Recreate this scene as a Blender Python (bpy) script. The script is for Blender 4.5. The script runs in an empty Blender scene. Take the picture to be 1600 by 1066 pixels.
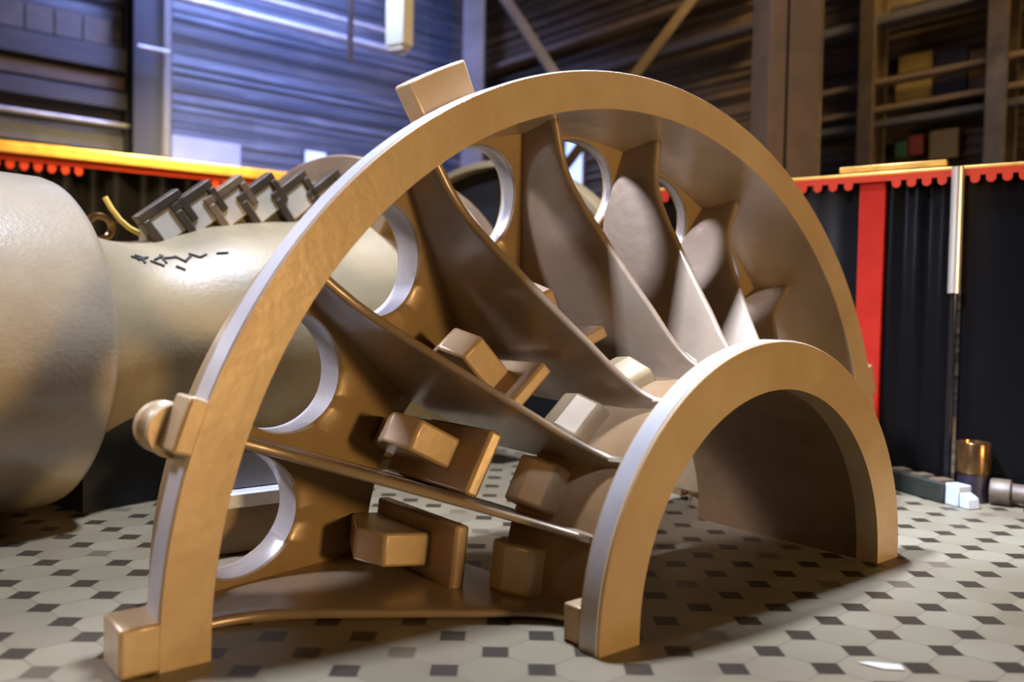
import bpy, bmesh, math, random
from mathutils import Vector, Matrix
random.seed(7)
S = 1.5                                   # metres per unit: the outer radius of the half ring
sc = bpy.context.scene
COL = sc.collection
PI = math.pi

# ------------------------------------------------------------------ camera
F_PX, PITCH, CAM_H, ROLL = 1324.9, 0.0336, 0.5183, 0.0191
cd = bpy.data.cameras.new('camera')
cam = bpy.data.objects.new('camera', cd)
COL.objects.link(cam)
cp, sp = math.cos(PITCH), math.sin(PITCH)
fw, rt, up = Vector((0, cp, -sp)), Vector((1, 0, 0)), Vector((0, sp, cp))
cr, sr = math.cos(ROLL), math.sin(ROLL)
r2, u2 = cr * rt + sr * up, -sr * rt + cr * up
M = Matrix((r2, u2, -fw)).transposed().to_4x4()
M.translation = Vector((0, 0, CAM_H * S))
cam.matrix_world = M
cd.sensor_width = 36
cd.lens = F_PX / 1600 * 36
cd.clip_end = 200
cd.dof.use_dof = True
cd.dof.focus_distance = 1.72 * S
cd.dof.aperture_fstop = 1.3
sc.camera = cam

# ------------------------------------------------------------------ materials
def mat(name, base, rough=0.5, metal=0.0, coat=0.0, var=None, nscale=4.0, bump=0.0, bscale=40.0, detail=6.0, rvar=0.12, emit=None, estr=1.0, spec=0.5, stretch=None, lo=0.35, hi=0.7):
    m = bpy.data.materials.new(name)
    m.use_nodes = True
    N, L = m.node_tree.nodes, m.node_tree.links
    b = N['Principled BSDF']
    b.inputs['Base Color'].default_value = (*base, 1)
    b.inputs['Roughness'].default_value = rough
    b.inputs['Metallic'].default_value = metal
    b.inputs['Coat Weight'].default_value = coat
    b.inputs['Coat Roughness'].default_value = 0.18
    b.inputs['Specular IOR Level'].default_value = spec
    tc = N.new('ShaderNodeTexCoord')
    mp = N.new('ShaderNodeMapping')
    L.new(tc.outputs['Object'], mp.inputs['Vector'])
    if stretch:
        mp.inputs['Scale'].default_value = stretch
    if var:
        n = N.new('ShaderNodeTexNoise')
        n.inputs['Scale'].default_value = nscale
        n.inputs['Detail'].default_value = detail
        n.inputs['Roughness'].default_value = 0.62
        L.new(mp.outputs['Vector'], n.inputs['Vector'])
        r = N.new('ShaderNodeValToRGB')
        r.color_ramp.elements[0].position = lo
        r.color_ramp.elements[0].color = (*var, 1)
        r.color_ramp.elements[1].position = hi
        r.color_ramp.elements[1].color = (*base, 1)
        L.new(n.outputs['Fac'], r.inputs['Fac'])
        L.new(r.outputs['Color'], b.inputs['Base Color'])
        rm = N.new('ShaderNodeMapRange')
        rm.inputs['To Min'].default_value = min(1, rough + rvar)
        rm.inputs['To Max'].default_value = max(0.02, rough - rvar)
        L.new(n.outputs['Fac'], rm.inputs['Value'])
        L.new(rm.outputs['Result'], b.inputs['Roughness'])
    if bump:
        n2 = N.new('ShaderNodeTexNoise')
        n2.inputs['Scale'].default_value = bscale
        n2.inputs['Detail'].default_value = 5
        L.new(mp.outputs['Vector'], n2.inputs['Vector'])
        bp = N.new('ShaderNodeBump')
        bp.inputs['Strength'].default_value = bump
        bp.inputs['Distance'].default_value = 0.01
        L.new(n2.outputs['Fac'], bp.inputs['Height'])
        L.new(bp.outputs['Normal'], b.inputs['Normal'])
    if emit:
        b.inputs['Emission Color'].default_value = (*emit, 1)
        b.inputs['Emission Strength'].default_value = estr
    return m

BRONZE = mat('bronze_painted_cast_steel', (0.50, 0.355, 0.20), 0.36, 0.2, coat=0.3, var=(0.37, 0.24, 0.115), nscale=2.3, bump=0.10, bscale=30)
RIM = mat('pale_lit_steel', (0.58, 0.54, 0.52), 0.34, 0.35, var=(0.42, 0.38, 0.36), nscale=3.5, coat=0.2)  # light on the rims and hole bores, put into a paler colour
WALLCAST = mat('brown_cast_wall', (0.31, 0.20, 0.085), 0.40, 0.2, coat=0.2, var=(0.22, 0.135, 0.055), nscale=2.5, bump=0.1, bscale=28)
BARREL = mat('shaded_brown_barrel', (0.24, 0.135, 0.055), 0.5, 0.2, var=(0.16, 0.085, 0.03), nscale=3)  # darker than the ring: shade on the hub body put into the colour
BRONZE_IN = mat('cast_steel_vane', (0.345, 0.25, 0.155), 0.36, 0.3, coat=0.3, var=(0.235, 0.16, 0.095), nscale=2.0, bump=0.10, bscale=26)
CREAM = mat('weathered_cream_paint', (0.36, 0.275, 0.15), 0.45, 0.05, coat=0.08, var=(0.27, 0.20, 0.105), nscale=3.0, bump=0.14, bscale=55)
GREYCAST = mat('weathered_grey_paint', (0.42, 0.345, 0.235), 0.32, 0.05, coat=0.3, var=(0.32, 0.25, 0.16), nscale=3.0, bump=0.14, bscale=60)
DARKSTEEL = mat('dark_oiled_steel', (0.12, 0.085, 0.05), 0.45, 0.4, var=(0.06, 0.045, 0.03), nscale=6)
BROWNSTEEL = mat('brown_steel', (0.27, 0.18, 0.10), 0.45, 0.3, var=(0.16, 0.10, 0.055), nscale=5)
PADPAINT = mat('cream_paled_as_lit', (0.66, 0.60, 0.48), 0.5, var=(0.5, 0.44, 0.34), nscale=6)  # cream made paler in place of light falling on the clamp pads
MARK = mat('black_chalk_mark', (0.045, 0.04, 0.035), 0.8)
BLACKGLOSS = mat('black_vinyl', (0.003, 0.0025, 0.0025), 0.30, 0.0, spec=0.10, bump=0.05, bscale=6, stretch=(1, 1, 0.15))
BLACKMATT = mat('black_plate_and_shade', (0.004, 0.004, 0.005), 0.7)  # flat black for the end plate and the added block of shade
RED = mat('red_cloth', (0.27, 0.010, 0.003), 0.8, spec=0.1, var=(0.23, 0.009, 0.003), nscale=9)
REDTAB = mat('red_trim', (0.34, 0.024, 0.005), 0.7, spec=0.15)
GOLD = mat('gold_trim', (0.66, 0.38, 0.07), 0.35, 0.4, var=(0.45, 0.24, 0.04), nscale=8)
POLE = mat('pale_steel_pole', (0.55, 0.47, 0.36), 0.3, 0.7)
COLUMN = mat('brown_column_paint', (0.105, 0.055, 0.025), 0.65, spec=0.2, var=(0.065, 0.036, 0.017), nscale=3)
BLUECOL = mat('grey_column_paint', (0.19, 0.185, 0.19), 0.6, var=(0.13, 0.125, 0.13), nscale=3)
DARKCOL = mat('dark_column_paint', (0.022, 0.022, 0.032), 0.6)
PIPE = mat('pale_pipe_paint', (0.62, 0.60, 0.60), 0.4, 0.2, var=(0.42, 0.40, 0.40), nscale=6)
WHITEBOX = mat('white_enamel', (0.62, 0.64, 0.65), 0.35)
PALEBOARD = mat('pale_board', (0.55, 0.55, 0.60), 0.6, var=(0.45, 0.45, 0.52), nscale=3)
GIRDER = mat('dark_girder_paint', (0.085, 0.085, 0.10), 0.6, var=(0.05, 0.05, 0.065), nscale=5, stretch=(0.4, 0.4, 6))
GIRDERBROWN = mat('rusty_girder_paint', (0.20, 0.135, 0.085), 0.65, var=(0.09, 0.07, 0.06), nscale=4, stretch=(0.6, 0.6, 9))
OLIVE = mat('olive_sheet', (0.34, 0.25, 0.07), 0.6, var=(0.20, 0.15, 0.05), nscale=4)
NAVY = mat('navy_sheet', (0.018, 0.018, 0.04), 0.6)
RUSTSHEET = mat('rust_sheet', (0.14, 0.075, 0.04), 0.6, var=(0.08, 0.05, 0.03), nscale=4)
COPPER = mat('copper_sheet', (0.34, 0.18, 0.06), 0.22, 0.9, var=(0.13, 0.065, 0.025), nscale=5)
PURPLE = mat('dark_purple_drum', (0.014, 0.009, 0.014), 0.4)
TIMBER = mat('dark_timber', (0.020, 0.018, 0.010), 0.7, spec=0.2, var=(0.010, 0.011, 0.006), nscale=9)
RUBBLE = mat('brown_casting', (0.15, 0.095, 0.05), 0.5, 0.2, var=(0.06, 0.038, 0.02), nscale=9)
WHITECUBE = mat('white_plastic', (0.30, 0.30, 0.28), 0.5)
YELLOW = mat('yellow_rope', (0.75, 0.52, 0.10), 0.6)
PATCH = mat('pale_patch_tone', (0.45, 0.42, 0.34), 0.6)
PANEGREY = mat('dusty_window_glass', (0.16, 0.155, 0.15), 0.35, var=(0.10, 0.10, 0.115), nscale=5)

def wall_mat(name, c1, c2, c3, tint):
    """corrugated sheet wall: courses of sheets in stepped tones, dark grooves between them"""
    m = bpy.data.materials.new(name); m.use_nodes = True
    N, L = m.node_tree.nodes, m.node_tree.links
    b = N['Principled BSDF']; b.inputs['Roughness'].default_value = 0.6
    tc = N.new('ShaderNodeTexCoord')
    mp = N.new('ShaderNodeMapping'); mp.inputs['Scale'].default_value = (0.35, 0.35, 7.0)
    L.new(tc.outputs['Object'], mp.inputs['Vector'])
    n = N.new('ShaderNodeTexNoise'); n.inputs['Scale'].default_value = 2.2; n.inputs['Detail'].default_value = 7; n.inputs['Roughness'].default_value = 0.72
    L.new(mp.outputs['Vector'], n.inputs['Vector'])
    r = N.new('ShaderNodeValToRGB')
    e = r.color_ramp.elements
    e[0].position = 0.30; e[0].color = (*c1, 1)
    e[1].position = 0.72; e[1].color = (*c3, 1)
    k = e.new(0.52); k.color = (*c2, 1)
    L.new(n.outputs['Fac'], r.inputs['Fac'])
    mp2 = N.new('ShaderNodeMapping'); mp2.inputs['Scale'].default_value = (0.8, 0.8, 1.4)
    L.new(tc.outputs['Object'], mp2.inputs['Vector'])
    n2 = N.new('ShaderNodeTexVoronoi'); n2.distance = 'CHEBYCHEV'; n2.inputs['Scale'].default_value = 1.1
    L.new(mp2.outputs['Vector'], n2.inputs['Vector'])
    mx = N.new('ShaderNodeMix'); mx.data_type = 'RGBA'; mx.blend_type = 'MULTIPLY'
    mx.inputs['Factor'].default_value = 0.7
    r2_ = N.new('ShaderNodeValToRGB')
    r2_.color_ramp.elements[0].color = (0.35, 0.35, 0.35, 1); r2_.color_ramp.elements[1].color = (*tint, 1)
    L.new(n2.outputs['Color'], r2_.inputs['Fac'])
    L.new(r.outputs['Color'], mx.inputs[6]); L.new(r2_.outputs['Color'], mx.inputs[7])
    L.new(mx.outputs[2], b.inputs['Base Color'])
    return m
WALL_L = wall_mat('grey_sheet_wall', (0.025, 0.028, 0.04), (0.08, 0.082, 0.10), (0.26, 0.255, 0.27), (1.0, 1.0, 1.0))
WALL_R = wall_mat('brown_sheet_wall', (0.022, 0.017, 0.010), (0.085, 0.062, 0.036), (0.26, 0.19, 0.11), (1.0, 0.92, 0.8))
CEIL = mat('dark_roof_sheet', (0.05, 0.045, 0.045), 0.8)

def floor_mat():
    m = bpy.data.materials.new('octagon_tile_floor'); m.use_nodes = True
    N, L = m.node_tree.nodes, m.node_tree.links
    b = N['Principled BSDF']
    o = (0.5572 * S, 1.5696 * S); b1 = (0.07265 * S, 0.0692 * S); b2 = (-0.06887 * S, 0.0612 * S)
    det = b1[0] * b2[1] - b1[1] * b2[0]
    geo = N.new('ShaderNodeNewGeometry'); sep = N.new('ShaderNodeSeparateXYZ'); L.new(geo.outputs['Position'], sep.inputs[0])
    def mth(op, a, c=None, d=None):
        n = N.new('ShaderNodeMath'); n.operation = op
        for i, v in enumerate((a, c, d)):
            if v is None: continue
            if isinstance(v, (int, float)): n.inputs[i].default_value = v
            else: L.new(v, n.inputs[i])
        return n.outputs[0]
    x = mth('SUBTRACT', sep.outputs[0], o[0]); y = mth('SUBTRACT', sep.outputs[1], o[1])
    u = mth('ADD', mth('MULTIPLY', x, b2[1] / det), mth('MULTIPLY', y, -b2[0] / det))
    v = mth('ADD', mth('MULTIPLY', x, -b1[1] / det), mth('MULTIPLY', y, b1[0] / det))
    ui, vi = mth('ROUND', u), mth('ROUND', v)
    fu, fv = mth('SUBTRACT', u, ui), mth('SUBTRACT', v, vi)
    ox = mth('ADD', mth('MULTIPLY', fu, b1[0]), mth('MULTIPLY', fv, b2[0]))
    oy = mth('ADD', mth('MULTIPLY', fu, b1[1]), mth('MULTIPLY', fv, b2[1]))
    cheb = mth('MAXIMUM', mth('ABSOLUTE', ox), mth('ABSOLUTE', oy))
    dot = mth('LESS_THAN', cheb, 0.0195 * S)
    rim = mth('LESS_THAN', cheb, 0.0215 * S)
    # grout lines run from dot to dot
    g = mth('MINIMUM', mth('ABSOLUTE', fu), mth('ABSOLUTE', fv))
    grout = mth('LESS_THAN', g, 0.018)
    comb = N.new('ShaderNodeCombineXYZ'); L.new(ui, comb.inputs[0]); L.new(vi, comb.inputs[1])
    wn = N.new('ShaderNodeTexWhiteNoise'); wn.noise_dimensions = '2D'; L.new(comb.outputs[0], wn.inputs['Vector'])
    combt = N.new('ShaderNodeCombineXYZ'); L.new(mth('FLOOR', u), combt.inputs[0]); L.new(mth('FLOOR', v), combt.inputs[1])
    wt = N.new('ShaderNodeTexWhiteNoise'); wt.noise_dimensions = '2D'; L.new(combt.outputs[0], wt.inputs['Vector'])
    def ramp(fac, c0, c1, p0=0.0, p1=1.0):
        r = N.new('ShaderNodeValToRGB'); e = r.color_ramp.elements
        e[0].position = p0; e[0].color = (*c0, 1); e[1].position = p1; e[1].color = (*c1, 1)
        L.new(fac, r.inputs[0]); return r.outputs[0]
    def mix(f, a, c, mode='MIX'):
        n = N.new('ShaderNodeMix'); n.data_type = 'RGBA'; n.blend_type = mode
        if isinstance(f, float): n.inputs[0].default_value = f
        else: L.new(f, n.inputs[0])
        for i, w in ((6, a), (7, c)):
            if isinstance(w, tuple): n.inputs[i].default_value = (*w, 1)
            else: L.new(w, n.inputs[i])
        return n.outputs[2]
    tile = ramp(wt.outputs[0], (0.152, 0.122, 0.074), (0.192, 0.157, 0.098))
    no = N.new('ShaderNodeTexNoise'); no.inputs['Scale'].default_value = 1.6; no.inputs['Detail'].default_value = 6
    L.new(geo.outputs['Position'], no.inputs['Vector'])
    tile = mix(0.75, tile, ramp(no.outputs[0], (0.72, 0.66, 0.56), (1.05, 1.05, 1.03), 0.35, 0.62), 'MULTIPLY')
    tile = mix(grout, tile, (0.125, 0.10, 0.06))
    dotc = ramp(wn.outputs[0], (0.026, 0.017, 0.008), (0.10, 0.075, 0.04), 0.86, 0.97)
    c = mix(rim, tile, (0.12, 0.092, 0.053))
    c = mix(dot, c, dotc)
    L.new(c, b.inputs['Base Color'])
    b.inputs['Roughness'].default_value = 0.42
    bp = N.new('ShaderNodeBump'); bp.inputs['Strength'].default_value = 0.25; bp.inputs['Distance'].default_value = 0.004
    L.new(mth('SUBTRACT', 1.0, mth('MAXIMUM', grout, rim)), bp.inputs['Height']); L.new(bp.outputs[0], b.inputs['Normal'])
    return m
FLOOR = floor_mat()

# ------------------------------------------------------------------ object helpers (coordinates in units of S)
def tag(o, label=None, cat=None, group=None, kind=None):
    if label: o['label'] = label
    if cat: o['category'] = cat
    if group: o['group'] = group
    if kind: o['kind'] = kind
    return o
def thing(name, loc, label, cat, group=None):
    o = bpy.data.objects.new(name, None); COL.objects.link(o)
    o.empty_display_size = 0.1
    o.location = Vector(loc) * S
    return tag(o, label, cat, group)
def root_loc(o):
    v = Vector((0, 0, 0))
    while o is not None:
        v = v + o.location; o = o.parent
    return v
class MB:
    def __init__(self): self.v = []; self.f = []
    def add(self, vs, fs):
        k = len(self.v); self.v += [Vector(q) for q in vs]; self.f += [tuple(i + k for i in q) for q in fs]; return self
    def box(self, c, ax, h):
        """box at c with half extents h along the three axes ax"""
        c = Vector(c); ax = [Vector(a) for a in ax]
        vs = [c + sx * h[0] * ax[0] + sy * h[1] * ax[1] + sz * h[2] * ax[2] for sx in (-1, 1) for sy in (-1, 1) for sz in (-1, 1)]
        return self.add(vs, [(0, 1, 3, 2), (4, 6, 7, 5), (0, 4, 5, 1), (2, 3, 7, 6), (0, 2, 6, 4), (1, 5, 7, 3)])
    def hexa(self, q):
        """eight corners: bottom loop 0-3, top loop 4-7"""
        return self.add(q, [(0, 3, 2, 1), (4, 5, 6, 7), (0, 1, 5, 4), (1, 2, 6, 5), (2, 3, 7, 6), (3, 0, 4, 7)])
    def prism(self, poly, off):
        """closed polygon extruded by the vector off"""
        n = len(poly); poly = [Vector(q) for q in poly]; off = Vector(off)
        vs = poly + [q + off for q in poly]
        return self.add(vs, [tuple(range(n))[::-1], tuple(range(n, 2 * n))] + [(i, (i + 1) % n, n + (i + 1) % n, n + i) for i in range(n)])
    def tube(self, pts, rad, n=12, closed=False):
        pts = [Vector(q) for q in pts]; m = len(pts); vs = []
        rads = rad if isinstance(rad, (list, tuple)) else [rad] * m
        a = None
        for i, q in enumerate(pts):
            t = (pts[(i + 1) % m] - pts[i - 1]) if closed else (pts[min(i + 1, m - 1)] - pts[max(i - 1, 0)])
            t.normalize()
            if a is None:
                a = t.orthogonal().normalized()
            else:
                a = (a - t * a.dot(t)).normalized()
            b = t.cross(a)
            vs += [q + rads[i] * (math.cos(2 * PI * k / n) * a + math.sin(2 * PI * k / n) * b) for k in range(n)]
        fs = []
        for i in range(m if closed else m - 1):
            j = (i + 1) % m
            fs += [(i * n + k, i * n + (k + 1) % n, j * n + (k + 1) % n, j * n + k) for k in range(n)]
        if not closed:
            fs += [tuple(range(n))[::-1], tuple(range((m - 1) * n, m * n))]
        return self.add(vs, fs)
    def build(self, name, material, parent=None, loc=None, bevel=0.0, smooth=32, label=None, seg=2):
        base = root_loc(parent) if parent is not None else (Vector(loc) * S if loc is not None else Vector((0, 0, 0)))
        me = bpy.data.meshes.new(name)
        me.from_pydata([tuple(q * S - base) for q in self.v], [], self.f)
        bm = bmesh.new(); bm.from_mesh(me)
        bmesh.ops.recalc_face_normals(bm, faces=bm.faces)
        for f in bm.faces: f.smooth = True
        lim = math.radians(smooth)
        for ed in bm.edges:
            if len(ed.link_faces) != 2 or ed.calc_face_angle(0) > lim: ed.smooth = False
        bm.to_mesh(me); bm.free()
        me.materials.append(material)
        o = bpy.data.objects.new(name, me); COL.objects.link(o)
        if parent is not None: o.parent = parent
        else: o.location = base
        if bevel:
            md = o.modifiers.new('edge', 'BEVEL'); md.width = bevel * S; md.segments = seg; md.limit_method = 'ANGLE'; md.angle_limit = math.radians(40)
        if label: o['label'] = label
        return o

# ------------------------------------------------------------------ the half casing: frame of reference
C0 = Vector((0.28761, 1.80783, 0.0167)); E = Vector((0.77664, 0.62995, 0)); A = Vector((0.62995, -0.77664, 0)); Z = Vector((0, 0, 1))
def U(th): return -math.cos(th) * E + math.sin(th) * Z
def T(th): return math.sin(th) * E + math.cos(th) * Z
def P(th, r, L, w=0.0): return C0 + L * A + r * U(th) + w * T(th)
rad = math.radians
def half_sweep(prof, n=96, shift=None):
    """closed (radius, depth) outline swept round the half circle, feet carried down to the floor"""
    mb = MB(); m = len(prof)
    rings = []
    for i in range(n + 1):
        rings.append([P(PI * i / n, r, L if shift is None else shift(PI * i / n, L)) for r, L in prof])
    foot0 = [Vector((q.x, q.y, 0)) for q in rings[0]]; foot1 = [Vector((q.x, q.y, 0)) for q in rings[-1]]
    rings = [foot0] + rings + [foot1]
    vs = [q for rg in rings for q in rg]
    fs = []
    for i in range(len(rings) - 1):
        for k in range(m):
            fs.append((i * m + k, i * m + (k + 1) % m, (i + 1) * m + (k + 1) % m, (i + 1) * m + k))
    fs += [tuple(range(m)), tuple(range((len(rings) - 1) * m, len(rings) * m))[::-1]]
    return mb.add(vs, fs)

def hub_back(th, L):
    """the hub reaches further back on the right than on the left"""
    if L > -0.1: return L
    f = min(1, max(0, (math.degrees(th) - 78) / 20)); f = f * f * (3 - 2 * f)
    return 0.012 * (1 - f) - 0.145 * f
case = thing('turbine_half_casing', (C0.x, C0.y, 0), 'large bronze half ring turbine casing with curved vanes and an arched hub', 'turbine casing')
half_sweep([(0.926, 0.0), (0.9985, 0.0), (1.0, -0.002), (1.0, -0.062), (0.997, -0.065), (0.958, -0.067), (0.945, -0.14), (0.932, -0.252),
            (0.908, -0.256), (0.910, -0.22), (0.919, -0.165), (0.925, -0.140), (0.925, -0.002)]).build('outer_ring', BRONZE, case, smooth=25)
half_sweep([(0.370, 0.332), (0.4575, 0.332), (0.459, 0.330), (0.459, 0.287), (0.456, 0.284), (0.37, 0.284)]).build('hub_flange', BRONZE, case, smooth=25)
half_sweep([(0.372, 0.284), (0.425, 0.284), (0.408, 0.26), (0.394, 0.22), (0.387, 0.14), (0.387, 0.02), (0.39, -0.145), (0.372, -0.145), (0.372, 0.02), (0.372, 0.2)], shift=hub_back).build('hub_barrel', BARREL, case, smooth=25)

half_sweep([(0.9985, -0.004), (1.0016, -0.006), (1.0016, -0.059), (0.9985, -0.061)]).build('lit_rim', RIM, case, smooth=25, label='outer rim band painted pale as if lit')
half_sweep([(0.4575, 0.328), (0.4606, 0.326), (0.4606, 0.291), (0.4575, 0.289)]).build('lit_rim', RIM, case, smooth=25, label='hub rim band painted pale as if lit')
VA = [-0.6, 18.6, 38.8, 59.5, 80, 100.2, 120.8, 140.8, 160.3, 180.4]
def WL(r): return -0.25 + 0.2 * (r - 0.79)
FRONT = [(0.927, -0.122), (0.9, -0.118), (0.86, -0.1155), (0.82, -0.108), (0.79, -0.096), (0.77, -0.084), (0.72, -0.052), (0.69, -0.028), (0.645, 0.004), (0.6, 0.038), (0.557, 0.070), (0.52, 0.099),
         (0.475, 0.131), (0.447, 0.155), (0.425, 0.180), (0.411, 0.207), (0.404, 0.24), (0.403, 0.270)]
def vane(deg):
    th = rad(deg); mb = MB(); w = 0.0095
    back = [(0.382, 0.270), (0.382, -0.12), (0.46, -0.22), (0.52, WL(0.52)), (0.66, WL(0.66)), (0.80, WL(0.80)), (0.915, WL(0.915))]
    n = len(FRONT); vs = []
    bw = lambda i: 0.0105 - 0.0055 * i / (n - 1)
    # plate with a rounded leading edge
    rows = []
    for i, (r, L) in enumerate(FRONT):
        a = FRONT[max(i - 1, 0)]; b = FRONT[min(i + 1, n - 1)]
        t = Vector((b[0] - a[0], b[1] - a[1])).normalized(); nn = Vector((-t.y, t.x))
        if nn.y > 0 or nn.x > 0: pass
        inn = Vector((t.y, -t.x))
        if inn.x * (0.55 - r) + inn.y * (-0.2 - L) < 0: inn = -inn
        hw = bw(i)
        row = []
        for ww, d in ((-hw, hw * 1.1), (-hw * 0.86, hw * 0.42), (-hw * 0.5, hw * 0.1), (0, 0), (hw * 0.5, hw * 0.1), (hw * 0.86, hw * 0.42), (hw, hw * 1.1)):
            row.append((r + inn.x * d, L + inn.y * d, ww))
        rows.append(row)
    bk = []
    for i in range(n):
        f = i / (n - 1)
        # march along the back outline from the ring to the hub
        pts = back[::-1]
        seg = f * (len(pts) - 1); k = min(int(seg), len(pts) - 2); q = seg - k
        bk.append((pts[k][0] * (1 - q) + pts[k + 1][0] * q, pts[k][1] * (1 - q) + pts[k + 1][1] * q))
    grid = []
    for i in range(n):
        l = rows[i]; h = 0.012
        br, bl = bk[i]
        mids = 6
        left = [(l[0][0] * (1 - q) + br * q, l[0][1] * (1 - q) + bl * q, -(bw(i) * (1 - q) + h * q)) for q in [(j + 1) / mids for j in range(mids)]]
        right = [(a, b, -c) for a, b, c in left]
        grid.append(left[::-1] + l + right)
    m = len(grid[0])
    vs = [P(th, *q) for g in grid for q in g]
    fs = []
    for i in range(n - 1):
        for k in range(m):
            fs.append((i * m + k, i * m + (k + 1) % m, (i + 1) * m + (k + 1) % m, (i + 1) * m + k))
    fs += [tuple(range(m)), tuple(range((n - 1) * m, n * m))[::-1]]
    for q in range(len(vs)):
        if vs[q].z < 0.0: vs[q] = Vector((vs[q].x, vs[q].y, 0.0))
    mb.add(vs, fs)
    return mb
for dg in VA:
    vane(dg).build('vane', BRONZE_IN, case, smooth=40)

def bay_wall(t0, t1, TH, ht=0.112):
    tm, hwid = rad((t0 + t1) / 2), rad((t1 - t0) / 2) + 0.004
    rc, hr = 0.79, 0.114
    r0, r1 = 0.50, 0.925
    angs = [2 * PI * k / 72 for k in range(72)]
    # rectangle in (w / r, r) around the hole centre; the four corners are among the directions
    cors = [math.atan2(sr_ - rc, sw * hwid * rc) % (2 * PI) for sr_ in (r0, r1) for sw in (-1, 1)]
    for c_ in cors:
        j = min(range(len(angs)), key=lambda q: abs(angs[q] - c_)); angs[j] = c_
    rows = []
    for a in angs:
        ca, sa = math.cos(a), math.sin(a)
        k = 1e9
        if abs(ca) > 1e-9: k = min(k, hwid * rc / abs(ca))
        if sa > 1e-9: k = min(k, (r1 - rc) / sa)
        if sa < -1e-9: k = min(k, (r0 - rc) / sa)
        k0 = 1 / math.sqrt((ca / ht) ** 2 + (sa / hr) ** 2)
        rows.append([(rc + sa * (k0 + (k - k0) * q), ca * (k0 + (k - k0) * q) / rc) for q in (0, 0.06, 0.25, 0.5, 0.75, 1.0)])
    vs, fs = [], []
    n, m = len(rows), len(rows[0])
    for side in (0, 1):
        for row in rows:
            for j, (r, dth) in enumerate(row):
                d = -TH * side
                if j == 0: d += (-0.008 if side == 0 else 0.008)      # eased rim of the hole
                vs.append(P(tm + dth, r, WL(r) + d))
    for side in (0, 1):
        o = side * n * m
        for i in range(n):
            k = (i + 1) % n
            for j in range(m - 1):
                fs.append((o + i * m + j, o + k * m + j, o + k * m + j + 1, o + i * m + j + 1))
    for i in range(n):
        k = (i + 1) % n
        fs.append((i * m, k * m, n * m + k * m, n * m + i * m))
        fs.append((i * m + m - 1, k * m + m - 1, n * m + k * m + m - 1, n * m + i * m + m - 1))
    for q in range(len(vs)):
        if vs[q].z < 0.003: vs[q] = Vector((vs[q].x, vs[q].y, 0.003))
    return MB().add(vs, fs)
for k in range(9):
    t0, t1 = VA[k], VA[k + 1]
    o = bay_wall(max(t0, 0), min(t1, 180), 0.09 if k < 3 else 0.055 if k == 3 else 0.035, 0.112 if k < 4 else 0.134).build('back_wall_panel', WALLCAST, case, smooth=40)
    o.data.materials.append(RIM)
    for f in o.data.polygons:                     # faces inside the oval hole painted pale as if lit from behind
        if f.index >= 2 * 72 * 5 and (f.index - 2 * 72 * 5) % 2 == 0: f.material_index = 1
    tm = rad((t0 + t1) / 2 - (2.6 if k == 0 else 0.7))
    # block standing on the wall, its faceted side running round the ring
    poly = [(0.545, -0.295), (0.603, -0.172), (0.580, -0.103), (0.482, -0.092), (0.470, -0.20), (0.48, -0.30)]
    hw = 0.031
    MB().prism([P(tm, r, L, -hw) for r, L in poly], 2 * hw * T(tm)).build('bolt_block', BRONZE, case, bevel=0.006)
    # the plate on its inner end
    poly = [(0.486, -0.30), (0.490, -0.012), (0.464, -0.006), (0.458, -0.30)]
    MB().prism([P(tm, r, L, -0.066) for r, L in poly], 0.128 * T(tm)).build('clamp_plate', BRONZE, case, bevel=0.006)
    # the matching block on the hub
    poly = [(0.375, 0.120), (0.410, 0.108), (0.434, 0.062), (0.430, 0.018), (0.375, 0.014)]
    MB().prism([P(tm, r, L, -0.045) for r, L in poly], 0.09 * T(tm)).build('hub_block', BRONZE, case, bevel=0.008, seg=3)

def arc_block(t0, t1, r0, r1, L0, L1, n=8, tilt=0.0):
    vs = []
    for i in range(n + 1):
        th = rad(t0 + (t1 - t0) * i / n)
        for r, L in ((r0, L0), (r1, L0 + tilt), (r1, L1 + tilt), (r0, L1)):
            vs.append(P(th, r, L))
    fs = []
    for i in range(n):
        for k in range(4):
            fs.append((i * 4 + k, i * 4 + (k + 1) % 4, (i + 1) * 4 + (k + 1) % 4, (i + 1) * 4 + k))
    fs += [(0, 1, 2, 3), tuple(range(n * 4, n * 4 + 4))[::-1]]
    return MB().add(vs, fs)
arc_block(58, 65.5, 0.94, 1.064, -0.066, -0.115).build('lug', BRONZE, case, bevel=0.005)
arc_block(121.5, 126.5, 0.94, 1.036, -0.066, -0.13).build('lug', BRONZE, case, bevel=0.005)
arc_block(16.6, 21.4, 0.97, 1.026, -0.001, -0.07).build('lug', BRONZE, case, bevel=0.005)
arc_block(158.5, 163.5, 0.97, 1.024, -0.001, -0.075).build('lug', BRONZE, case, bevel=0.005)
# foot lug
MB().box(C0 - E * 1.012 + A * -0.045 + Z * (0.036 - C0.z), (E, A, Z), (0.040, 0.044, 0.036)).build('foot_lug', BRONZE, case, bevel=0.006)
MB().box(C0 + E * 1.012 + A * -0.045 + Z * (0.036 - C0.z), (E, A, Z), (0.040, 0.044, 0.036)).build('foot_lug', BRONZE, case, bevel=0.006)
# hub feet behind the flange
for s in (-1, 1):
    MB().box(C0 + s * E * 0.428 + A * 0.262 + Z * (0.030 - C0.z), (E, A, Z), (0.024, 0.018, 0.030)).build('hub_foot', BRONZE, case, bevel=0.003)
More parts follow.
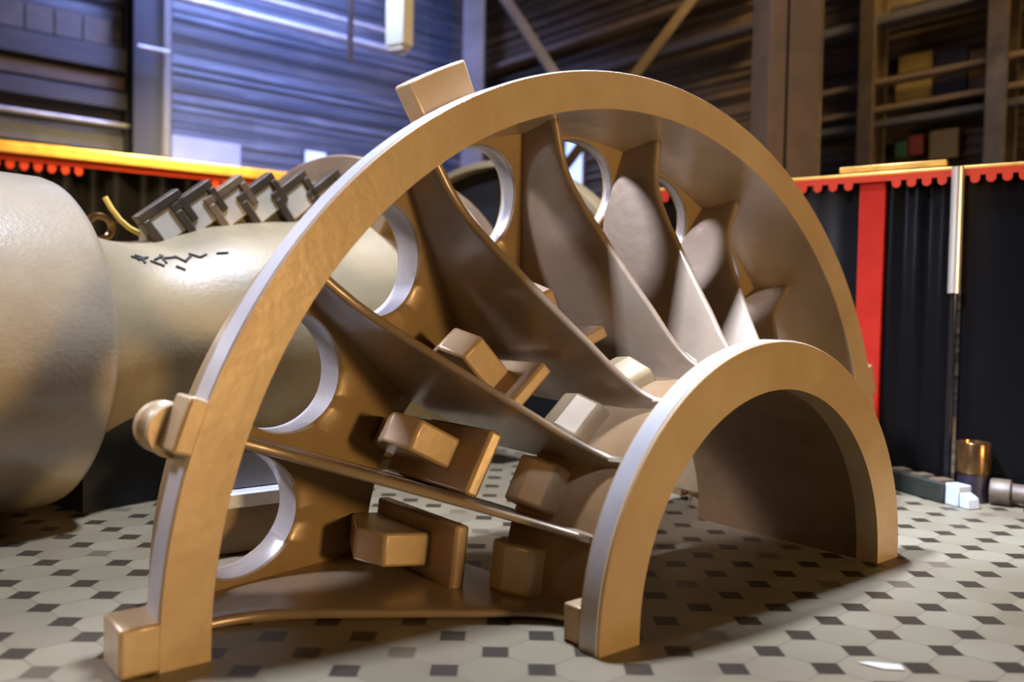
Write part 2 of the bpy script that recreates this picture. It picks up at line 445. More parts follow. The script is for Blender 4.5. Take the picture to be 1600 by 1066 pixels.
# spool shaped bolt beside the left lug
bth = rad(18.2); c = P(bth, 1.008, 0)
prof = [(0.0, -0.064), (0.040, -0.064), (0.041, -0.078), (0.034, -0.088), (0.031, -0.102), (0.036, -0.114), (0.041, -0.120), (0.041, -0.140), (0.036, -0.146), (0.0, -0.146)]
def lathe(c, ax, prof, n=40, clampz=None):
    ax = Vector(ax).normalized(); a = ax.orthogonal().normalized(); 
    if abs(ax.z) < 0.9:
        a = Vector((0, 0, 1)) - ax * ax.z; a.normalize()
    b = ax.cross(a); vs = []; fs = []
    for r, s in prof:
        for k in range(n):
            q = Vector(c) + ax * s + max(r, 1e-4) * (math.cos(2 * PI * k / n) * a + math.sin(2 * PI * k / n) * b)
            if clampz is not None and q.z < clampz: q.z = clampz
            vs.append(q)
    m = len(prof)
    for i in range(m - 1):
        for k in range(n):
            fs.append((i * n + k, i * n + (k + 1) % n, (i + 1) * n + (k + 1) % n, (i + 1) * n + k))
    return MB().add(vs, fs)
lathe(c, A, prof).build('bolt', BRONZE, case, smooth=30)

# ------------------------------------------------------------------ the large turbine body on the left
AZ = rad(36); TD = Vector((math.sin(AZ), math.cos(AZ), 0)); TP = Vector((-1.27, 2.13, 0.42)) + 0.07 * Vector((math.sin(AZ), math.cos(AZ), 0)); TN = Vector((math.cos(AZ), -math.sin(AZ), 0))
turb = thing('steam_turbine', (TP.x, TP.y, 0), 'big cream painted turbine body with a rounded drum end, lying behind the half ring', 'turbine')
def smoothprof(pts, k=5):
    out = []
    for i in range(len(pts) - 1):
        p0, p1, p2, p3 = pts[max(i - 1, 0)], pts[i], pts[i + 1], pts[min(i + 2, len(pts) - 1)]
        for j in range(k):
            t = j / k
            out.append(tuple(0.5 * ((2 * p1[d]) + (-p0[d] + p2[d]) * t + (2 * p0[d] - 5 * p1[d] + 4 * p2[d] - p3[d]) * t * t + (-p0[d] + 3 * p1[d] - 3 * p2[d] + p3[d]) * t ** 3) for d in (0, 1)))
    out.append(pts[-1]); return out
drum = [(0.0, -0.9), (0.405, -0.9), (0.42, -0.885), (0.42, -0.03), (0.416, -0.015), (0.405, -0.004), (0.385, 0.004), (0.30, 0.006), (0.0, 0.006)]
lathe(TP, TD, drum, 128, 0.002).build('drum', GREYCAST, turb, smooth=40)
neck = smoothprof([(0.365, 0.0), (0.33, 0.03), (0.30, 0.08), (0.274, 0.18), (0.285, 0.30), (0.335, 0.45), (0.368, 0.63), (0.395, 0.84), (0.45, 1.05), (0.50, 1.20), (0.51, 1.26)])
lathe(TP, TD, [(0.0, 0.0)] + neck + [(0.0, 1.26)], 128, 0.002).build('casing_body', CREAM, turb, smooth=40)
lathe(TP, TD, [(0.48, 1.24), (0.60, 1.24), (0.61, 1.25), (0.61, 1.32), (0.60, 1.33), (0.48, 1.33)], 96, 0.002).build('middle_flange', BROWNSTEEL, turb, smooth=30, label='brown middle flange')
lathe(TP, TD, [(0.73, 1.89), (0.755, 1.89), (0.76, 1.90), (0.76, 2.0), (0.73, 2.0), (0.73, 1.89)], 96, 0.002).build('end_flange', CREAM, turb, smooth=30)
lathe(TP, TD, [(0.0, 1.95), (0.732, 1.95), (0.732, 1.99), (0.0, 1.99)], 96, 0.002).build('end_plate', BLACKMATT, turb, smooth=30, label='black end plate')
MB().box(TP + TD * 0.62 + Z * (0.14 - TP.z), (TD, TN, Z), (0.60, 0.20, 0.139)).build('shade_block', BLACKMATT, turb, label='black block added as shade under the neck')  # added black block, stands in for the deep shade below the neck
# arched cover plate standing behind the clamps
TAN = mat('tan_cover_paint', (0.36, 0.26, 0.155), 0.45, 0.1, var=(0.26, 0.17, 0.09), nscale=4)
arc = [rad(-52 + 88 * i / 24) for i in range(25)]
cv = lambda s, r, q: TP + TD * s + r * (math.cos(q) * Z + math.sin(q) * TN)
vs = [cv(s_, r_, q) for q in arc for s_, r_ in ((0.98, 0.42), (0.98, 0.635), (1.06, 0.635), (1.06, 0.42))]
fs = [(i * 4 + k, i * 4 + (k + 1) % 4, (i + 1) * 4 + (k + 1) % 4, (i + 1) * 4 + k) for i in range(24) for k in range(4)] + [(0, 1, 2, 3), (96, 99, 98, 97)]
MB().add(vs, fs).build('cover_plate', TAN, turb, bevel=0.006, label='tan arched cover plate')
# joint flange standing along the crown with its row of angled clamps
def TS(s, z, n=0.0): return TP + TD * (s - 0.07) + Vector((0, 0, z - TP.z)) + TN * n
fin = [(0.36, 0.67), (0.36, 0.775), (0.46, 0.835), (0.60, 0.875), (0.80, 0.915), (1.0, 0.955), (1.20, 0.985), (1.24, 0.90), (1.2, 0.80), (0.9, 0.76), (0.55, 0.70)]
MB().prism([TS(s, z, -0.02) for s, z in fin], TN * 0.05).build('joint_flange', CREAM, turb, bevel=0.004)
for s, z in ((0.40, 0.755), (0.50, 0.795), (0.61, 0.825), (0.725, 0.848), (0.855, 0.872), (1.0, 0.895)):
    g = 1.18 + 0.12 * (s - 0.4); z += 0.018
    mb = MB()
    a1 = (TD * 0.80 + Z * 0.60).normalized(); a2 = (TD * 0.66 - Z * 0.75).normalized()
    c_ = TS(s, z, 0.050)
    hb = 0.0105 * g
    mb.box(c_ - a2 * 0.030 * g, (a1, a2, TN), (0.066 * g, hb, 0.016))
    mb.box(c_ + a1 * 0.056 * g + a2 * 0.014 * g, (a2, a1, TN), (0.034 * g, hb, 0.016))
    mb.box(c_ - a1 * 0.056 * g + a2 * 0.020 * g, (a2, a1, TN), (0.040 * g, hb, 0.016))
    br = mb.build('clamp', BROWNSTEEL if abs(s - 0.61) < 0.01 else DARKSTEEL, turb, bevel=0.003, label='dark angled clamp')
    MB().box(c_ + a2 * 0.018 * g - TN * 0.004, (a1, a2, TN), (0.044 * g, 0.036 * g, 0.014)).build('clamp_pad', PADPAINT, br, bevel=0.003)
# lifting eye near the drum end
ec = TS(0.235, 0.728, 0.0)
MB().tube([ec + 0.032 * (math.cos(q) * (TN * 0.3 + TD).normalized() + math.sin(q) * Z) for q in [2 * PI * k / 24 for k in range(24)]], 0.010, 10, closed=True).build('lifting_eye', COPPER, turb, label='copper coloured lifting eye')
# illegible chalked characters on the neck
def skin(s, ang):
    r = None
    for (ra, sa), (rb, sb) in zip(neck[:-1], neck[1:]):
        if sa <= s <= sb: r = ra + (rb - ra) * (s - sa) / max(sb - sa, 1e-6)
    r = (r or 0.3) + 0.002
    return TP + TD * s + r * (math.cos(ang) * Z + math.sin(ang) * TN)
mb = MB()
for (s, a, sl, al) in [(0.235, 0.62, 0.03, 0.02), (0.25, 0.66, 0.035, -0.06), (0.265, 0.60, 0.0, 0.10), (0.285, 0.66, 0.03, 0.08), (0.30, 0.64, 0.03, -0.06), (0.325, 0.56, 0.0, 0.14), (0.33, 0.62, 0.035, 0.0),
                       (0.36, 0.60, 0.02, 0.11), (0.375, 0.70, 0.025, -0.06), (0.40, 0.60, 0.02, 0.08), (0.42, 0.68, 0.02, -0.02), (0.465, 0.68, 0.03, 0.02), (0.25, 0.58, 0.02, 0.04), (0.345, 0.75, 0.02, 0.06)]:
    MB().tube([skin(s - 0.07 + sl * q, a + al * q) for q in (0, 0.5, 1)], 0.0035, 6).build('chalk_mark', MARK, turb, label='black scrawled mark')

# things lying on or near the turbine
rp = [TS(0.262, 0.815, -0.02), TS(0.275, 0.785, -0.01), TS(0.295, 0.755, 0.0), TS(0.315, 0.735, 0.01), TS(0.345, 0.722, 0.01)]
o = MB().tube(rp, 0.008, 8).build('rope', YELLOW, None, loc=tuple(rp[-1])); tag(o, 'short yellow rope end lying over the turbine neck beside the copper lifting eye', 'rope')

sb = Vector((-0.60, 1.86, 0))
blk = thing('support_block', sb, 'low dark steel block with a pale top plate, behind the half ring', 'block')
MB().box(sb + Z * 0.05, (E, A, Z), (0.10, 0.09, 0.05)).build('base', BROWNSTEEL, blk, bevel=0.004)
MB().box(sb + Z * 0.116, (E, A, Z), (0.12, 0.11, 0.016)).build('top_plate', PIPE, blk, bevel=0.004, label='pale top plate')
MB().box(sb + Z * 0.182 - E * 0.0, (E, A, Z), (0.075, 0.07, 0.05)).build('saddle', BLUECOL, blk, bevel=0.006, label='grey saddle')

# ------------------------------------------------------------------ black screens behind
def curtain_mesh(p0, p1, z0, z1, amp, waves, nrm, th=0.02):
    """hanging sheet with vertical folds, front and back skins"""
    p0, p1 = Vector(p0), Vector(p1); n = int(waves * 10); vs = []; fs = []
    for i in range(n + 1):
        t = i / n
        d = amp * (math.sin(2 * PI * waves * t) + 0.45 * math.sin(2 * PI * waves * 0.37 * t + 1.3))
        q = p0.lerp(p1, t)
        for off in (d, d - th):
            for z in (z0, z1):
                vs.append(Vector((q.x, q.y, z)) + nrm * off)
    for i in range(n):
        a, b = i * 4, (i + 1) * 4
        fs += [(a, b, b + 1, a + 1), (a + 2, a + 3, b + 3, b + 2), (a + 1, b + 1, b + 3, a + 3), (a, a + 2, b + 2, b)]
    fs += [(0, 1, 3, 2), (n * 4, n * 4 + 2, n * 4 + 3, n * 4 + 1)]
    return MB().add(vs, fs)
RF0, RF1 = Vector((0.40, 3.165, 0)), Vector((2.115, 1.988, 0))
RD = (RF1 - RF0).normalized(); RN = Vector((RD.y, -RD.x, 0))
if RN.dot(Vector((0, -1, 0))) < 0: RN = -RN
RH = 0.965
def rpos(px):
    """point of the right screen's line under picture column px"""
    k = (px - 800) / F_PX
    t = (k * RF0.y - RF0.x) / (RD.x - k * RD.y)
    return RF0 + RD * t
scr = thing('screen_wall', (RF0 + RF1) / 2, 'black screen with red scallops, a red strip and a pale post, behind the arched hub', 'screen')
edges = [(rpos(1003), rpos(1135)), (rpos(1135), rpos(1338)), (rpos(1378), rpos(1481)), (rpos(1499), RF1)]
for i, (a, b) in enumerate(edges):
    curtain_mesh(a, b, 0.012, RH - 0.012, 0.0045, 1.6 + 0.5 * i, RN).build('curtain', BLACKGLOSS, scr, smooth=60)
a, b = rpos(1338), rpos(1378)
MB().box((a + b) / 2 + Z * (RH / 2 + 0.004) + RN * 0.012, (RD, RN, Z), ((b - a).length / 2, 0.012, RH / 2 - 0.008)).build('red_strip', RED, scr, bevel=0.004, label='red vertical strip')
MB().tube([rpos(1490) + RN * 0.035 + Z * 0.60, rpos(1490) + RN * 0.035 + Z * (RH + 0.005)], 0.017, 16).build('post', POLE, scr, label='pale steel post')
MB().tube([rpos(1490) + RN * 0.035 + Z * 0.005, rpos(1490) + RN * 0.035 + Z * 0.602], 0.010, 16).build('post_reflection', mat('dark_reflection_tone', (0.02, 0.018, 0.016), 0.12, 0.6), scr, label='dark tube shaped as the post reflection')  # thin dark tube stands in for the reflection of the post
MB().box((RF0 + RF1) / 2 + Z * (RH + 0.004), (RD, RN, Z), ((RF1 - RF0).length / 2, 0.022, 0.006)).build('top_rail', GOLD, scr, bevel=0.003, label='gold top rail')
MB().box((rpos(1305) + rpos(1470)) / 2 + Z * (RH + 0.024) - RN * 0.005, (RD, RN, Z), ((rpos(1470) - rpos(1305)).length / 2, 0.02, 0.010)).build('upper_rail', GOLD, scr, bevel=0.003, label='gold upper rail')
MB().box((RF0 + RF1) / 2 + Z * (RH - 0.011) + RN * 0.028, (RD, RN, Z), ((RF1 - RF0).length / 2, 0.004, 0.010)).build('red_band', REDTAB, scr, label='red band')
def tabs(q0, q1, nrm, zt, step, w, h, parent):
    d = (q1 - q0).normalized(); ln = (q1 - q0).length; n = int(ln / step)
    for i in range(n):
        c_ = q0 + d * (i + 0.5) * ln / n + nrm * 0.03 + Z * zt
        poly = [c_ + d * (-w), c_ + d * w] + [c_ + d * (w * math.cos(q)) - Z * (h * 0.5 + h * 0.5 * math.sin(q)) for q in [0.1 + k * (PI - 0.2) / 6 for k in range(7)]]
        MB().prism([q - nrm * 0.003 for q in poly], nrm * 0.006).build('scallop', REDTAB, parent, label='red scallop')
tabs(rpos(1240), rpos(1334), RN, RH - 0.018, 0.040, 0.013, 0.026, scr)
tabs(rpos(1384), rpos(1478), RN, RH - 0.018, 0.040, 0.013, 0.026, scr)
tabs(rpos(1504), RF1, RN, RH - 0.018, 0.040, 0.013, 0.026, scr)
tabs(rpos(1010), rpos(1070), RN, RH - 0.018, 0.040, 0.013, 0.026, scr)

LF0, LF1 = Vector((-3.1, 4.145, 0)), Vector((-0.62, 5.875, 0)); LH = 1.315
LD = (LF1 - LF0).normalized(); LN = Vector((LD.y, -LD.x, 0))
scl = thing('screen_wall', (LF0 + LF1) / 2, 'black screen under a wide bright gold rail, behind the drum of the cream turbine', 'screen')
for i in range(3):
    a, b = LF0.lerp(LF1, i / 3), LF0.lerp(LF1, (i + 1) / 3)
    curtain_mesh(a, b, 0.012, LH - 0.02, 0.014, 4, LN).build('curtain', BLACKGLOSS, scl, smooth=60)
MB().box((LF0 + LF1) / 2 + Z * (LH + 0.012), (LD, LN, Z), ((LF1 - LF0).length / 2, 0.05, 0.030)).build('top_rail', GOLD, scl, bevel=0.006, label='bright gold top rail')
MB().box((LF0 + LF1) / 2 + Z * (LH - 0.035) + LN * 0.03, (LD, LN, Z), ((LF1 - LF0).length / 2, 0.006, 0.017)).build('red_band', REDTAB, scl, label='red band')
for a, b in ((0.13, 0.30), (0.385, 0.40), (0.52, 0.60)):
    tabs(LF0.lerp(LF1, a), LF0.lerp(LF1, b), LN, LH - 0.05, 0.06, 0.02, 0.05, scl)

# ------------------------------------------------------------------ bits on the floor along the right screen
q0, q1 = Vector((1.19, 2.60, 0)), Vector((1.245, 2.415, 0))
d = (q1 - q0).normalized(); nn = Vector((-d.y, d.x, 0)); mid = (q0 + q1) / 2
bm_ = thing('timber_beam', mid, 'dark timber beam with pale worn straps lying at the foot of the black screen', 'beam')
MB().box(mid + Z * 0.030, (d, nn, Z), (0.125, 0.030, 0.030)).build('beam', TIMBER, bm_, bevel=0.006)
for s_ in (-0.6, 0.1, 0.7):
    MB().box(mid + d * 0.125 * s_ + Z * 0.0620, (d, nn, Z), (0.022, 0.024, 0.003)).build('strap', RUBBLE, bm_, label='pale worn strap')
wc = Vector((1.262, 2.372, 0))
o = MB(); o.box(wc + Z * 0.030, (d, nn, Z), (0.026, 0.024, 0.030)); o.prism([wc + d * 0.026 - nn * 0.02 + Z * 0.0, wc + d * 0.06 - nn * 0.02 + Z * 0.0, wc + d * 0.055 - nn * 0.02 + Z * 0.03, wc + d * 0.026 - nn * 0.02 + Z * 0.042], nn * 0.042)
tag(o.build('plastic_block', WHITECUBE, None, loc=tuple(wc), bevel=0.004), 'small white block on the tiles between the timber beam and the copper topped canister', 'block')
cc = Vector((1.335, 2.43, 0))
can = thing('canister', cc, 'round canister with a shiny copper collar over a dark body, by the black screen', 'canister')
lathe(cc, Z, [(0.0, 0.001), (0.040, 0.001), (0.041, 0.006), (0.041, 0.085), (0.0, 0.085)], 32).build('body', PURPLE, can, smooth=30, label='dark lower body')
lathe(cc, Z, [(0.0, 0.084), (0.045, 0.084), (0.046, 0.090), (0.046, 0.168), (0.044, 0.172), (0.036, 0.172), (0.034, 0.160), (0.0, 0.160)], 32).build('collar', COPPER, can, smooth=30, label='copper collar')
rb = Vector((1.405, 2.372, 0))
o = lathe(rb + Z * 0.038 - RD * 0.045, RD, [(0.0, 0.0), (0.034, 0.0), (0.037, 0.006), (0.037, 0.05), (0.027, 0.056), (0.027, 0.09), (0.0, 0.09)], 24)
tag(o.build('casting', RUBBLE, None, loc=tuple(rb), smooth=30), 'small brown round casting with a narrow neck, right of the canister', 'casting')
rb2 = Vector((1.440, 2.290, 0))
o = MB().box(rb2 + Z * 0.024, (RD, RN, Z), (0.034, 0.022, 0.024))
tag(o.build('steel_block', TIMBER, None, loc=tuple(rb2), bevel=0.005), 'small dark block on the tiles, in front of the brown round casting', 'block')
pc = Vector((0.555, 1.243, 0))
mb = MB(); mb.prism([pc + Vector(q) for q in ((-0.026, 0.016, 0.0012), (0.004, -0.006, 0.0012), (0.034, -0.008, 0.0012), (0.036, 0.010, 0.0012), (0.012, 0.016, 0.0012), (-0.010, 0.020, 0.0012))], Z * 0.0012)
tag(mb.build('pale_patch', PATCH, None, loc=tuple(pc)), 'small pale patch lying flat on the tiles in front of the arched hub', 'scrap')  # thin pale patch flat on the tiles

# ------------------------------------------------------------------ the hall
def struct(o): o['kind'] = 'structure'; return o
struct(MB().box((0, 3, -0.05), ((1, 0, 0), (0, 1, 0), (0, 0, 1)), (9, 9, 0.05)).build('floor', FLOOR))
WC = Vector((-0.48, 8.0, 0)); WA = Vector((math.sin(rad(50)), math.cos(rad(50)), 0)); WB = Vector((WA.y, -WA.x, 0))
HW = 4.6
def siding(origin, d, n, length, material, name):
    """wall of overlapping horizontal sheets, stepped section run along d"""
    prof = [(-0.12, 0.0)]
    z = 0.0; step = 0.056
    while z < HW - 1e-6:
        step = random.choice((0.030, 0.045, 0.06, 0.09)); out = random.choice((0.014, 0.020, 0.030))
        prof += [(out, z), (out * 0.3, min(z + step * 0.84, HW)), (0.0, min(z + step, HW))]
        z += step
    prof += [(-0.12, HW)]
    poly = [origin + n * a + Z * b for a, b in prof]
    return struct(MB().prism(poly, d * length).build(name, material, smooth=20))
siding(WC - WA * 7.0, WA, WB, 7.0, WALL_L, 'wall_left')
siding(WC, WB, -WA, 7.5, WALL_R, 'wall_right')
struct(MB().box((0, 3, HW + 0.05), ((1, 0, 0), (0, 1, 0), (0, 0, 1)), (9, 9, 0.05)).build('ceiling', CEIL))

def lw(px):                                 # point of the left wall seen at column px
    k = (px - 800) / F_PX
    t = (WC.x - k * WC.y) / (WA.x - k * WA.y)
    return WC - WA * t
def rw(px):
    k = (px - 800) / F_PX
    t = (k * WC.y - WC.x) / (WB.x - k * WB.y)
    return WC + WB * t
def zz(px, py, q):                          # height that row py has at the point q
    yh = 488.5 + (px - 800) * ROLL
    return CAM_H + (yh - py) / F_PX * q.y
def wall_bar(name, p0, p1, z, hz, out, thick, m, label, cat, kind=None, nrm=WB, bev=0.004, group=None):
    d_ = (p1 - p0).normalized()
    c_ = (p0 + p1) / 2 + Z * z + nrm * (0.036 + thick / 2 + out)
    o_ = MB().box(c_, (d_, nrm, Z), ((p1 - p0).length / 2, thick / 2, hz)).build(name, m, None, loc=tuple((p0 + p1) / 2 + Z * (z - hz)), bevel=bev)
    return tag(o_, label, cat, group, kind)

# left wall: window band, girders, pipes, boards
L0 = lw(-60)
win = thing('window_1', lw(60), 'row of dusty grey panes high on the left wall', 'window'); win['kind'] = 'structure'
for i in range(5):
    a, b = L0.lerp(lw(168), i / 5), L0.lerp(lw(168), (i + 0.93) / 5)
    MB().box((a + b) / 2 + Z * 2.40 + WB * 0.055, ((b - a).normalized(), WB, Z), ((b - a).length / 2, 0.012, 0.085)).build('pane', PANEGREY, win)
MB().box((L0 + lw(170)) / 2 + Z * 2.40 + WB * 0.038, (WA, WB, Z), ((lw(170) - L0).length / 2, 0.012, 0.11)).build('window_frame', GIRDER, win)
wall_bar('girder', L0, lw(190), 2.215, 0.075, 0, 0.09, GIRDER, 'dark horizontal girder on the left wall directly below the dusty window row', 'girder')
wall_bar('girder', L0, lw(190), 2.06, 0.045, 0, 0.05, GIRDERBROWN, 'rusty brown horizontal girder on the left wall, second below the dusty window row', 'girder')
wall_bar('girder', L0, lw(190), 1.93, 0.055, 0, 0.10, GIRDER, 'dark horizontal girder on the left wall, directly above the white pipe', 'girder')
def pipe(p0, p1, z, r, m, label, cat='pipe', out=0.12, nrm=WB):
    o_ = MB().tube([p0 + nrm * out + Z * z, p1 + nrm * out + Z * z], r, 14).build('wall_pipe', m, None, loc=tuple((p0 + p1) / 2 + nrm * out + Z * (z - r)))
    return tag(o_, label, cat)
pipe(L0, lw(195), 1.765, 0.018, PIPE, 'white pipe running low along the left wall above the gold rail')
pipe(lw(243), lw(606), 2.715, 0.026, PIPE, 'long pale pipe high on the left wall, to the left of the hanging white box', out=0.2)
pipe(lw(243), lw(606), 2.86, 0.018, PIPE, 'thin pale pipe high on the left wall, above the long pale pipe', out=0.2)
pipe(lw(185), lw(232), 2.25, 0.014, PIPE, 'short pale pipe crossing the dark pillar on the left wall', out=0.42)
wall_bar('wall_board', lw(242), lw(368), 1.64, 0.125, 0, 0.03, PALEBOARD, 'pale blank board on the left wall above the row of dark clamps', 'board')
wall_bar('wall_board', L0, lw(188), 1.655, 0.065, 0, 0.03, PANEGREY, 'long grey board on the left wall between the white pipe and the gold rail', 'board')
wall_bar('wall_board', lw(500), lw(575), 1.60, 0.17, 0, 0.03, PALEBOARD, 'pale board on the left wall just left of the ring, beside the small bright window', 'board')
w2 = thing('window_2', lw(485), 'small bright bluish window low on the left wall', 'window'); w2['kind'] = 'structure'
BLUELIT = mat('lit_window', (0.5, 0.6, 0.9), 0.4, emit=(0.38, 0.52, 1.0), estr=1.6)
c_ = lw(485)
MB().box(c_ + Z * 1.72 + WB * 0.05, (WA, WB, Z), (0.085, 0.012, 0.075)).build('pane', BLUELIT, w2)
MB().box(c_ + Z * 1.72 + WB * 0.036, (WA, WB, Z), (0.105, 0.008, 0.095)).build('window_frame', GIRDER, w2)
w3 = thing('window_3', lw(905), 'bright bluish window on the wall seen through the oval hole at the top of the ring', 'window'); w3['kind'] = 'structure'
c_ = rw(898)
MB().box(c_ + Z * 1.85 - WA * 0.05, (WB, WA, Z), (0.085, 0.012, 0.34)).build('pane', BLUELIT, w3)
MB().box(c_ + Z * 1.85 - WA * 0.036, (WB, WA, Z), (0.11, 0.008, 0.37)).build('window_frame', GIRDER, w3)

def column(base, d1, d2, w, dep, m, label, h=HW, web=True, twist=0.0):
    """rolled steel column: two flanges and a web"""
    mb = MB()
    c_ = Vector((base.x, base.y, 0))
    tf = dep * 0.12
    for s_ in (-1, 1):
        mb.box(c_ + d2 * s_ * (dep / 2 - tf / 2) + Z * h / 2, (d1, d2, Z), (w / 2, tf / 2, h / 2 - 0.001))
    mb.box(c_ + Z * h / 2, (d1, d2, Z), (w * 0.07, dep / 2 - tf, h / 2 - 0.001))
    o_ = mb.build('steel_column', m, None, loc=tuple(c_), bevel=0.004)
    return tag(o_, label, 'column')
column(lw(216) + WB * 0.20, WA, WB, 0.26, 0.22, DARKCOL, 'dark steel column against the left wall, rising behind the gold rail')
column(lw(232) + WB * 0.36, WA, WB, 0.045, 0.05, BLUECOL, 'slim grey steel column in front of the dark column on the left wall')
column(Vector((-0.375, 7.35, 0)), Vector((1, 0, 0)), Vector((0, 1, 0)), 0.18, 0.18, BLUECOL, 'grey steel column in the far corner of the hall, above the lug on top of the ring')
bc = Vector((1.135, 3.62, 0))
col = thing('steel_column', bc, 'broad brown built-up steel column rising behind the right side of the half ring', 'column')
cx_ = Vector((1, 0.10, 0)).normalized(); cy_ = Vector((-0.10, 1, 0)).normalized()
MB().box(bc - cx_ * 0.076 + Z * HW / 2, (cx_, cy_, Z), (0.037, 0.10, HW / 2 - 0.001)).build('channel', COLUMN, col, bevel=0.005)
MB().box(bc + cx_ * 0.040 + Z * HW / 2, (cx_, cy_, Z), (0.068, 0.10, HW / 2 - 0.001)).build('channel', COLUMN, col, bevel=0.005)
MB().box(bc - cx_ * 0.033 + cy_ * 0.02 + Z * HW / 2, (cx_, cy_, Z), (0.012, 0.07, HW / 2 - 0.001)).build('web', DARKSTEEL, col, label='dark web between the channels')
MB().box(bc + cx_ * 0.125 + cy_ * 0.03 + Z * HW / 2, (cx_, cy_, Z), (0.018, 0.07, HW / 2 - 0.001)).build('web', DARKSTEEL, col, label='dark side web')

def brace(px0, py0, px1, py1, depth, w, m, label):
    def pt(px, py):
        q = Vector(((px - 800) / F_PX * depth, depth, 0)); q.z = zz(px, py, q); return q
    a, b = pt(px0, py0), pt(px1, py1); d_ = (b - a).normalized(); n_ = Vector((0, -1, 0)); s_ = d_.cross(n_)
    o_ = MB().box((a + b) / 2, (d_, n_, s_), ((b - a).length / 2, w, w)).build('steel_brace', m, None, loc=tuple(a if a.z < b.z else b), bevel=0.004)
    return tag(o_, label, 'brace')
brace(700, -111, 905, 190, 6.0, 0.034, BLUECOL, 'grey diagonal brace running down to the right above the top of the ring')
brace(1225, -205, 618, 610, 5.2, 0.030, DARKSTEEL, 'dark diagonal brace running down to the left above the top of the ring')

# hanging box and pole
hb = Vector(((617 - 800) / F_PX * 5.0, 5.0, 0)); zb = zz(617, 78, hb)
hbx = thing('hanging_box', hb + Z * zb, 'white enamelled box hanging high up to the left of the ring', 'box')
hx = Vector((0.86, -0.5, 0)).normalized(); hy = Vector((0.5, 0.86, 0)).normalized()
MB().box(hb + Z * (zb + 0.155), (hx, hy, Z), (0.066, 0.048, 0.155)).build('box', WHITEBOX, hbx, bevel=0.006)
MB().tube([hb + Z * (zb + 0.309), hb + Z * HW], 0.010, 10).build('hanger_rod', DARKSTEEL, hbx, label='dark hanger rod')
MB().box(hb + Z * (zb - 0.012), (hx, hy, Z), (0.05, 0.035, 0.013)).build('socket', PIPE, hbx)
hp = Vector(((541 - 800) / F_PX * 5.6, 5.6, 0)); zp = zz(541, 100, hp)
tag(MB().tube([hp + Z * zp, hp + Z * HW], 0.020, 14).build('hanging_pole', BLUECOL, None, loc=tuple(hp + Z * zp)), 'grey vertical pole hanging from the roof to the left of the white box', 'pole')

# right wall: beams and coloured sheets
def rband(px0, px1, py0, py1, m, name, label, cat, out=0.0, thick=0.03, kind=None):
    a, b = rw(px0), rw(px1); mid_ = (a + b) / 2; pm = (px0 + px1) / 2
    z1, z0 = zz(pm, py0, mid_), zz(pm, py1, mid_)
    return wall_bar(name, a, b, (z0 + z1) / 2, (z1 - z0) / 2, out, thick, m, label, cat, kind, nrm=-WA)
rband(1268, 1700, 22, 36, GIRDER, 'girder', 'dark girder crossing high on the right wall beyond the brown column', 'girder', thick=0.14)
rband(1268, 1700, 122, 130, GIRDERBROWN, 'girder', 'rusty girder on the right wall crossing the olive sheets', 'girder', out=0.05, thick=0.08)
rband(1268, 1700, 165, 173, GIRDERBROWN, 'girder', 'rusty girder on the right wall directly below the olive sheets', 'girder', out=0.05, thick=0.08)
rband(1268, 1700, 186, 196, GIRDER, 'girder', 'dark girder low on the right wall above the coloured panels', 'girder', thick=0.12)
rband(1398, 1449, 92, 118, OLIVE, 'wall_sheet', 'olive yellow sheet on the right wall, upper of two', 'sheet')
rband(1394, 1449, 132, 162, OLIVE, 'wall_sheet', 'olive yellow sheet on the right wall, lower of two', 'sheet')
rband(1452, 1503, 84, 186, NAVY, 'wall_sheet', 'dark navy sheet on the right wall beside the olive sheets', 'sheet')
rband(1506, 1568, 82, 155, RUSTSHEET, 'wall_sheet', 'rust brown sheet on the right wall to the right of the navy sheet', 'sheet')
REDP = mat('red_panel', (0.22, 0.035, 0.02), 0.6); GREENP = mat('green_panel', (0.03, 0.10, 0.05), 0.6); TANP = mat('tan_panel', (0.42, 0.28, 0.10), 0.6)
rband(1338, 1368, 228, 248, REDP, 'wall_panel', 'dull red panel low on the right wall, leftmost of the coloured panels', 'panel')
rband(1396, 1414, 225, 250, GREENP, 'wall_panel', 'dark green panel on the right wall between the two red panels', 'panel')
rband(1417, 1438, 216, 246, REDP, 'wall_panel', 'dull red panel on the right wall between the green and tan panels', 'panel')
rband(1450, 1494, 207, 252, TANP, 'wall_panel', 'tan panel low on the right wall, widest of the coloured panels', 'panel')
rband(762, 1180, 58, 66, GIRDERBROWN, 'girder', 'rusty girder high on the right wall behind the diagonal braces', 'girder', thick=0.08)
rband(900, 1180, 88, 98, GIRDER, 'girder', 'dark girder on the right wall behind the crown of the ring', 'girder', thick=0.08)
column(rw(1372) - WA * 0.16, WB, WA, 0.09, 0.16, DARKSTEEL, 'thin dark column on the right wall to the left of the olive sheets')
column(rw(1570) - WA * 0.16, WB, WA, 0.10, 0.16, DARKSTEEL, 'dark column on the right wall at the right edge, beyond the rust brown sheet')

# ------------------------------------------------------------------ haze in the far left corner
hz = bpy.data.materials.new('thin_haze'); hz.use_nodes = True
N, L = hz.node_tree.nodes, hz.node_tree.links
N.remove(N['Principled BSDF'])
vs_ = N.new('ShaderNodeVolumeScatter'); vs_.inputs['Density'].default_value = 0.06; vs_.inputs['Anisotropy'].default_value = 0.2
vs_.inputs['Color'].default_value = (0.75, 0.82, 1.0, 1)
L.new(vs_.outputs[0], N['Material Output'].inputs['Volume'])
hc = lw(430) + WB * 0.78
o = MB().box(hc + Z * 2.25, (WA, WB, Z), (1.25, 0.30, 2.2)).build('haze', hz, None, loc=tuple(hc + Z * 0.05))
tag(o, 'thin blue haze hanging in the far left corner of the hall', 'haze', kind='stuff')

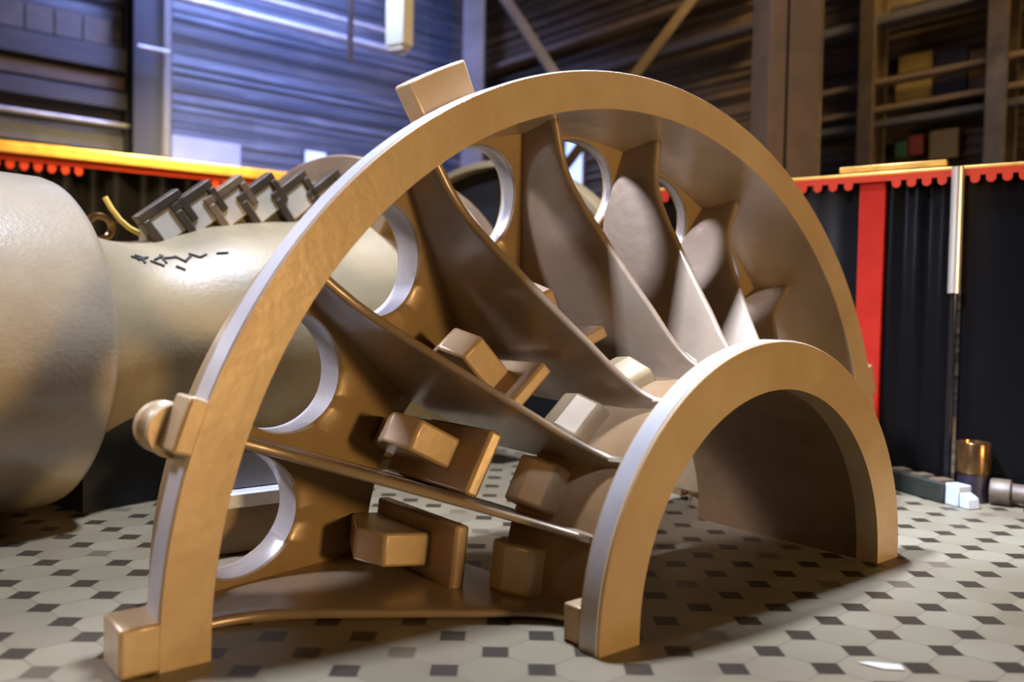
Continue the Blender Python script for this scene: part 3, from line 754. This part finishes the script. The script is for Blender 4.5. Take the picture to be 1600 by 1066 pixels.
# ------------------------------------------------------------------ lights
def area(name, loc, target, size, col, power, sy=None, spread=None):
    l = bpy.data.lights.new(name, 'AREA'); l.energy = power; l.color = col; l.size = size * S
    if sy: l.shape = 'RECTANGLE'; l.size_y = sy * S
    if spread: l.spread = rad(spread)
    o_ = bpy.data.objects.new(name, l); COL.objects.link(o_)
    o_.location = Vector(loc) * S
    o_.rotation_euler = (Vector(target) - Vector(loc)).to_track_quat('-Z', 'Y').to_euler()
    return o_
def rf(e_, a_, z): return C0 + E * e_ + A * a_ + Z * z
area('cool_roof_lamp', rf(0.05, -0.50, 4.2), rf(-0.1, 0.0, 0), 0.32, (0.72, 0.85, 1.15), 325, spread=100)
area('cool_side_lamp', rf(-2.2, -0.05, 3.9), rf(0.42, 0.15, 0.6), 0.30, (0.68, 0.84, 1.24), 52, spread=24)
area('back_window_lamp', rf(-3.4, -3.2, 4.2), rf(-0.3, 0, 0.8), 0.8, (0.80, 0.84, 1.1), 120, spread=60)
area('warm_front_lamp', rf(0.1, 6.0, 1.1), rf(0.0, 0, 0.6), 0.6, (1.0, 0.68, 0.33), 560)
area('warm_left_lamp', (-2.2, -0.6, 1.6), (0.1, 1.9, 0.4), 0.6, (1.0, 0.55, 0.17), 20)
area('blue_lamp', lw(330) + WB * 1.3 + Z * 4.2, lw(440) + Z * 1.5, 0.9, (0.27, 0.38, 1.0), 380, spread=110)
area('wall_fill', (2.3, 3.6, 4.2), (1.6, 6.4, 1.2), 0.9, (1.0, 0.64, 0.28), 180, spread=120)  # added fill with no visible source, warms the right wall
area('rail_fill', (-1.6, 4.3, 3.2), (-2.0, 4.9, 1.3), 0.5, (1.0, 0.80, 0.40), 260, spread=70)  # unseen light added to brighten the left gold rail
area('box_fill', tuple(hb + Vector((-1.1, -0.7, zb + 0.9))), tuple(hb + Z * (zb + 0.15)), 0.3, (0.78, 0.90, 1.1), 5, spread=40)  # small unseen light added just to brighten the hanging box
w = bpy.data.worlds.new('world'); sc.world = w; w.use_nodes = True
w.node_tree.nodes['Background'].inputs[0].default_value = (0.9, 0.8, 0.75, 1)
w.node_tree.nodes['Background'].inputs[1].default_value = 0.012

sc.view_settings.view_transform = 'Standard'
sc.view_settings.look = 'None'
sc.view_settings.gamma = 1
sc.view_settings.use_curve_mapping = False
sc.view_settings.exposure = 0.0
